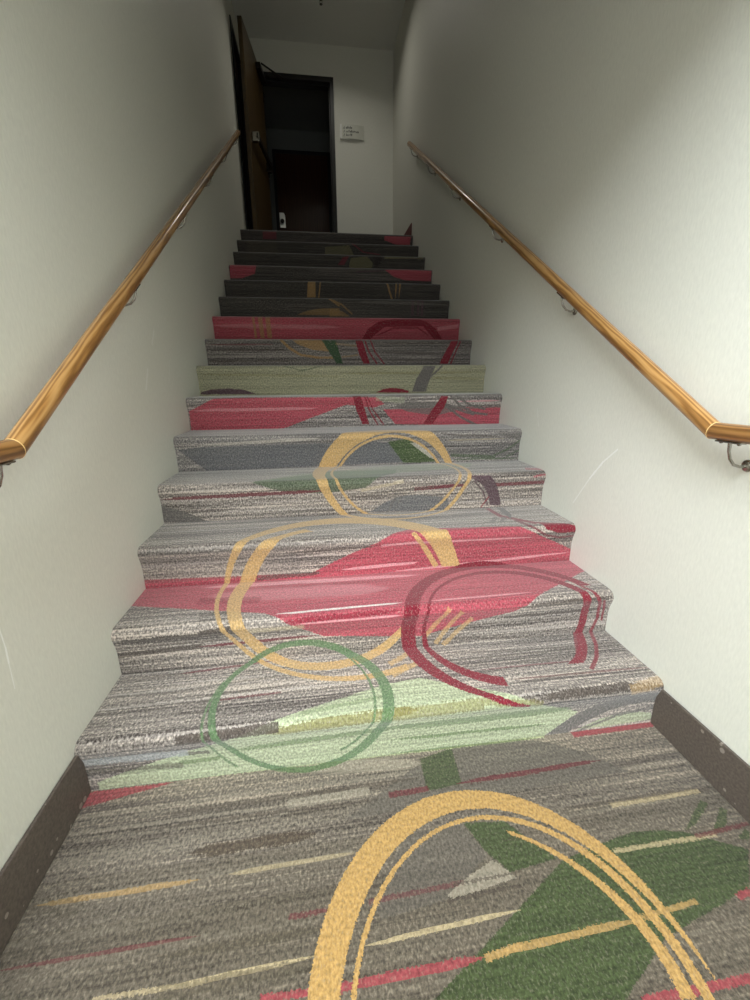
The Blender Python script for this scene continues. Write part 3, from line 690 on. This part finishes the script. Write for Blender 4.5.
# baseboards
def skirting(name, x0, x1, y0, y1, z0, hgt, mat):
    bm = bmesh.new(); box(bm, (x0, y0, z0), (x1, y1, z0+hgt), 0.003); return struct(name, bm, mat)
skirting('baseboard_left', 0.0005, 0.010, YE, -0.001, 0.0005, 0.152, m_base)
skirting('baseboard_right', W-0.010, W-0.0005, YW+0.01, -0.001, 0.0005, 0.152, m_base)
skirting('baseboard_upper_right', W-0.010, W-0.0005, 4.09, YB-0.001, ZL+0.0005, 0.135, m_skirt)
skirting('baseboard_upper_back', FX1+0.003, W-0.011, YB-0.010, YB-0.0005, ZL+0.0005, 0.11, m_skirt)
# frames
bm = bmesh.new()
box(bm, (FX0, YB-0.012, ZL), (IX0, YB+T_+0.012, FZ), 0.002); box(bm, (IX1, YB-0.012, ZL), (FX1, YB+T_+0.012, FZ), 0.002); box(bm, (IX0, YB-0.012, IZ), (IX1, YB+T_+0.012, FZ), 0.002)
box(bm, (IX1-0.014, YB+0.05, ZL), (IX1, YB+T_, IZ)); box(bm, (IX0, YB+0.05, IZ-0.014), (IX1-0.014, YB+T_, IZ))
tag(struct('trim_1', bm, m_black), 'black steel door frame in the back wall', 'door frame')
bm = bmesh.new()
box(bm, (-T_-0.01, LD0, ZL), (0.012, LD0+0.045, LDZ), 0.002); box(bm, (-T_-0.01, LD1-0.045, ZL), (0.012, LD1, LDZ), 0.002); box(bm, (-T_-0.01, LD0+0.045, LDZ-0.05), (0.012, LD1-0.045, LDZ), 0.002)
tag(struct('trim_2', bm, m_black), 'black door frame in the left wall behind the open wooden door', 'door frame')

# ------------------------------------------------------------------ staircase
stair = tag(empty('staircase', (0, 0, 0)), 'straight flight of fifteen steps in grey carpet with red, green and yellow rings', 'stairs')
for k in range(1, NSTEP+1):
    link('step', step_mesh(k), carpet('carpet step', (k-1)*SL, k*SL), stair)

# ------------------------------------------------------------------ handrails
RR = 0.0225
RS = 0.615                                         # pitch of the stair
YJ, ZJ = -0.064, 1.026                                # mitre of each rail
YT = 3.95
def rail_prism(p, d, cutA, cutB, rad, seg=24):
    """round bar along d through p, cut by two planes (point, normal)"""
    d = Vector(d).normalized(); x = Vector((1, 0, 0)); y = d.cross(x).normalized()
    bm = bmesh.new(); A = []; B = []
    for k in range(seg):
        a = 2*math.pi*k/seg; o = Vector(p) + x*math.cos(a)*rad + y*math.sin(a)*rad
        for (c, nn), lst in ((cutA, A), (cutB, B)):
            tt = (Vector(c) - o).dot(Vector(nn)) / d.dot(Vector(nn)); lst.append(bm.verts.new(o + d*tt))
    for k in range(seg): bm.faces.new((A[k], A[(k+1) % seg], B[(k+1) % seg], B[k]))
    bm.faces.new(A[::-1]); bm.faces.new(B)
    return bm
def placed(name, bm, mat, parent, origin, d, smooth=True):
    """put the mesh (in world coordinates) in a frame whose Y axis is d, so that the grain follows the bar"""
    d = Vector(d).normalized(); x = Vector((1, 0, 0)); z = x.cross(d).normalized()
    M = Matrix((x, d, z)).transposed().to_4x4(); M.translation = origin
    bm.transform(M.inverted()); o = obj(name, bm, mat, parent, smooth); o.matrix_local = parent.matrix_basis.inverted() @ M
    return o
def handrail(side, label):
    xw = 0.0 if side < 0 else W
    inw = 1.0 if side < 0 else -1.0
    xr = xw + inw*0.07
    root = tag(empty('handrail', (xr, YJ, ZJ)), label, 'handrail', None)
    J = Vector((xr, YJ, ZJ)); ds = Vector((0, 1, RS)).normalized(); dl = Vector((0, 1, 0))
    mit = (ds + dl).normalized()
    E_ = J + ds*((YT-YJ)/ds.y)
    placed('rail', rail_prism(J, ds, (J + ds*0.0012, mit), (E_, ds), RR), m_oak, root, J, ds)
    placed('level_end', rail_prism(J, dl, (J - dl*0.36, dl), (J - dl*0.0012, mit), RR), m_oak_end, root, J, dl)
    placed('joint', rail_prism(J, ds, (J - ds*0.0012, mit), (J + ds*0.0012, mit), RR+0.0004), m_pale, root, J, ds)
    for yb in (-0.115, 0.757, 1.58, 2.41, 3.14, 3.86):
        zb = ZJ + (RS*(yb-YJ) if yb > YJ else 0)
        d = ds if yb > YJ else dl
        under = RR*(1/d.y)
        loc = Vector((xr, yb, zb)) - J
        def L_(x, y, z): return Vector((x, y, z)) + loc
        # arm: from the wall plate out and up to the saddle
        px = -inw*0.07
        bm = bmesh.new()
        arc = [L_(px + inw*0.004, 0, -0.088), L_(px + inw*0.025, 0, -0.090), L_(px + inw*0.045, 0, -0.084), L_(px + inw*0.060, 0, -0.068), L_(px + inw*0.068, 0, -0.048), L_(px+inw*0.07, 0, -under-0.003)]
        tube(bm, arc, [0.005, 0.004, 0.0038, 0.0038, 0.0038, 0.005], 12)
        br = obj('bracket', bm, m_chrome, root, True)
        bm = bmesh.new(); lathe(bm, [(0.016, 0.0005), (0.016, 0.004), (0.013, 0.007), (0.007, 0.009)], L_(px, 0, -0.088), (inw, 0, 0), 24)
        obj('wall_plate', bm, m_chrome, br, True)
        bm = bmesh.new()
        cb = L_(0, 0, -under-0.0015); t_ = d*0.034
        nrm = Vector((1, 0, 0)).cross(d).normalized()
        vs_ = []
        for sy in (-1, 1):
            for sx in (-1, 1):
                for sz in (-1, 1): vs_.append(bm.verts.new(cb + t_*sy + Vector((0.010*sx, 0, 0)) + nrm*0.0018*sz))
        bmesh.ops.convex_hull(bm, input=vs_)
        obj('saddle', bm, m_chrome, br)
        for sy in (-1, 1):
            bm = bmesh.new(); lathe(bm, [(0.0055, -0.002), (0.0055, 0.003), (0.003, 0.006)], cb + t_*sy*0.72, -nrm, 12)
            obj('screw', bm, m_chrome, br, True)
    return root
handrail(-1, 'oak handrail on chrome brackets along the left wall, beside the open wooden door')
handrail(1, 'oak handrail on chrome brackets along the right wall, level end at lower right')

# ------------------------------------------------------------------ doors at the top
# open leaf: hinged on the left of the back frame, swung towards the stairs
H_ = Vector((0.232, YB-0.016, ZL+0.012)); Fe = Vector((0.135, 4.42, ZL+0.012))
ax = (Fe - H_); LW = ax.length; ax.normalize(); nx_ = Vector((-ax.y, ax.x, 0))      # nx_ points to +x (the face seen)
if nx_.x < 0: nx_ = -nx_
DH = IZ - ZL - 0.016
leaf = empty('door_1', H_); tag(leaf, 'open oak wood door with a black push bar at the top of stairs', 'door', None, 'structure')
Md = Matrix((ax, nx_, Vector((0, 0, 1)))).transposed().to_4x4(); Md.translation = H_
leaf.matrix_world = Md
def dpart(name, bm, mat, smooth=False, parent=None): return obj(name, bm, mat, parent or leaf, smooth)
TD = 0.045
bm = bmesh.new(); box(bm, (0.0, -TD, 0.0), (LW, 0, DH), 0.002); dpart('door_leaf', bm, m_door)
bm = bmesh.new(); box(bm, (0.06, 0.045, 0.985), (LW-0.06, 0.075, 1.045), 0.006); pb = dpart('push_bar', bm, m_darkmetal)
bm = bmesh.new(); box(bm, (0.05, 0.0, 0.965), (0.12, 0.075, 1.065), 0.008); dpart('end_cap', bm, m_darkmetal, False, pb)
bm = bmesh.new(); box(bm, (LW-0.12, 0.0, 0.965), (LW-0.06, 0.08, 1.055), 0.010); dpart('latch_case', bm, m_chrome, False, pb)
bm = bmesh.new(); box(bm, (0.06, 0.0, DH-0.115), (0.34, 0.055, DH-0.055), 0.006); cl = dpart('door_closer', bm, m_darkmetal)
bm = bmesh.new(); tube(bm, [(0.10, 0.06, DH-0.05), (0.02, 0.25, DH-0.03)], 0.009, 8); tube(bm, [(0.30, 0.06, DH-0.05), (0.02, 0.25, DH-0.03)], 0.009, 8); dpart('closer_arm', bm, m_darkmetal, True, cl)
for zz in (0.2, 1.0, DH-0.2):
    bm = bmesh.new(); tube(bm, [(-0.004, 0.006, zz-0.05), (-0.004, 0.006, zz+0.05)], 0.008, 12); dpart('hinge', bm, m_darkmetal, True)
# dark door across the corridor
FD0, FD1 = 0.172, 1.10
d2 = tag(empty('door_2', ((FD0+FD1)/2, 7.12, ZL)), 'dark wooden door with a bright handle plate across the corridor', 'door', None, 'structure')
ox = Vector(d2.location)
def far(name, bm, mat, smooth=False, parent=None):
    bm.transform(Matrix.Translation(-ox)); o = obj(name, bm, mat, parent or d2, smooth); return o
bm = bmesh.new(); box(bm, (FD0+0.045, 7.095, ZL+0.01), (FD1-0.045, 7.135, 4.72), 0.002); far('door_leaf', bm, m_door_dark)
bm = bmesh.new(); box(bm, (0.225, 7.086, 3.66), (0.32, 7.0935, 3.885), 0.003); pv = Vector((0.272, 7.09, 3.77)); bm.transform(Matrix.Translation(pv) @ Matrix.Rotation(math.radians(6.5), 4, 'Z') @ Matrix.Rotation(math.radians(-3.0), 4, 'X') @ Matrix.Translation(-pv)); pl = far('handle_plate', bm, m_plate)
bm = bmesh.new(); lathe(bm, [(0.018, 0), (0.014, 0.02), (0.03, 0.035), (0.034, 0.05), (0.026, 0.062), (0.008, 0.066)], (0.272, 7.088, 3.745), (0, -1, 0), 20); far('knob', bm, m_darkmetal, True, pl)
bm = bmesh.new()
box(bm, (FD0, 7.085, ZL), (FD0+0.045, 7.1495, 4.77), 0.002); box(bm, (FD1-0.045, 7.085, ZL), (FD1, 7.1495, 4.77), 0.002); box(bm, (FD0+0.045, 7.085, 4.72), (FD1-0.045, 7.1495, 4.77), 0.002)
tag(struct('trim_3', bm, m_black), 'black frame around the dark corridor door', 'door frame')
# shut door in the left wall
d3 = tag(empty('door_3', (-0.05, (LD0+LD1)/2, ZL)), 'shut dark door in the left wall behind the open wooden door', 'door', None, 'structure')
bm = bmesh.new(); box(bm, (-0.03, -(LD1-LD0)/2+0.046, 0.01), (0.015, (LD1-LD0)/2-0.046, LDZ-ZL-0.052), 0.002); obj('door_leaf', bm, m_door_dark, d3)

# ------------------------------------------------------------------ sign beside the doorway
sg = tag(empty('wall_sign', (1.308, YB, 4.198)), 'small curved white sign with three lines of text right of the doorway', 'sign')
SW, SH, SB = 0.305, 0.150, 0.028
def bow(x): return -0.006 - SB*(1-(2*x/SW)**2)
def slab(bm, x0, x1, z0, z1, off, th, n=14):
    cols = []
    for i in range(n+1):
        x = x0 + (x1-x0)*i/n; y = bow(x) - off
        cols.append([bm.verts.new((x, y, z0)), bm.verts.new((x, y, z1)), bm.verts.new((x, y+th, z1)), bm.verts.new((x, y+th, z0))])
    for a, b in zip(cols, cols[1:]):
        for k in range(4): bm.faces.new((a[k], a[(k+1) % 4], b[(k+1) % 4], b[k]))
    bm.faces.new(cols[0]); bm.faces.new(cols[-1][::-1])
bm = bmesh.new(); slab(bm, -SW/2+0.02, SW/2-0.012, -SH/2, SH/2, 0, 0.003); obj('panel', bm, m_signface, sg, True)
bm = bmesh.new(); box(bm, (-SW/2, -0.030, -SH/2-0.003), (-SW/2+0.024, -0.0005, SH/2+0.003), 0.003); obj('end_trim', bm, m_white, sg)
bm = bmesh.new(); box(bm, (SW/2-0.014, -0.018, -SH/2-0.003), (SW/2, -0.0005, SH/2+0.003), 0.003); obj('end_trim', bm, m_signface, sg)
bm = bmesh.new()
for row, (z, groups) in enumerate(((0.038, (1, 5)), (-0.002, (1, 10)), (-0.040, (1, 5)))):
    x = -SW/2 + 0.045
    for n_ in groups:
        for i in range(n_):
            hh = random.choice((0.016, 0.016, 0.022)); slab(bm, x, x+0.006, z-0.008, z-0.008+hh, 0.0006, 0.0012, 1)
            slab(bm, x+0.006, x+0.011, z-0.008+random.choice((0, 0.006, 0.012)), z-0.008+0.004+random.choice((0.0, 0.012)) + 0.013, 0.0006, 0.0012, 1)
            x += 0.0165
        x += 0.012
obj('lettering', bm, m_ink, sg)

# ------------------------------------------------------------------ sprinkler on the ceiling
sp = tag(empty('fire_sprinkler', (0.945, 4.66, ZC)), 'small metal fire sprinkler head on the ceiling before the doorway', 'sprinkler')
bm = bmesh.new(); lathe(bm, [(0.038, -0.0005), (0.036, -0.005), (0.022, -0.010), (0.014, -0.012)], (0, 0, 0), (0, 0, 1), 24); obj('escutcheon', bm, m_chrome, sp, True)
bm = bmesh.new(); lathe(bm, [(0.012, -0.010), (0.012, -0.024), (0.009, -0.027)], (0, 0, 0), (0, 0, 1), 16); obj('body', bm, m_chrome, sp, True)
bm = bmesh.new()
for s_ in (-1, 1): tube(bm, [(s_*0.008, 0, -0.024), (s_*0.014, 0, -0.034), (s_*0.012, 0, -0.046), (0, 0, -0.056)], 0.0028, 8)
obj('frame_arms', bm, m_chrome, sp, True)
bm = bmesh.new(); lathe(bm, [(0.004, -0.054), (0.017, -0.057), (0.017, -0.059), (0.003, -0.060)], (0, 0, 0), (0, 0, 1), 16); obj('deflector', bm, m_chrome, sp, True)
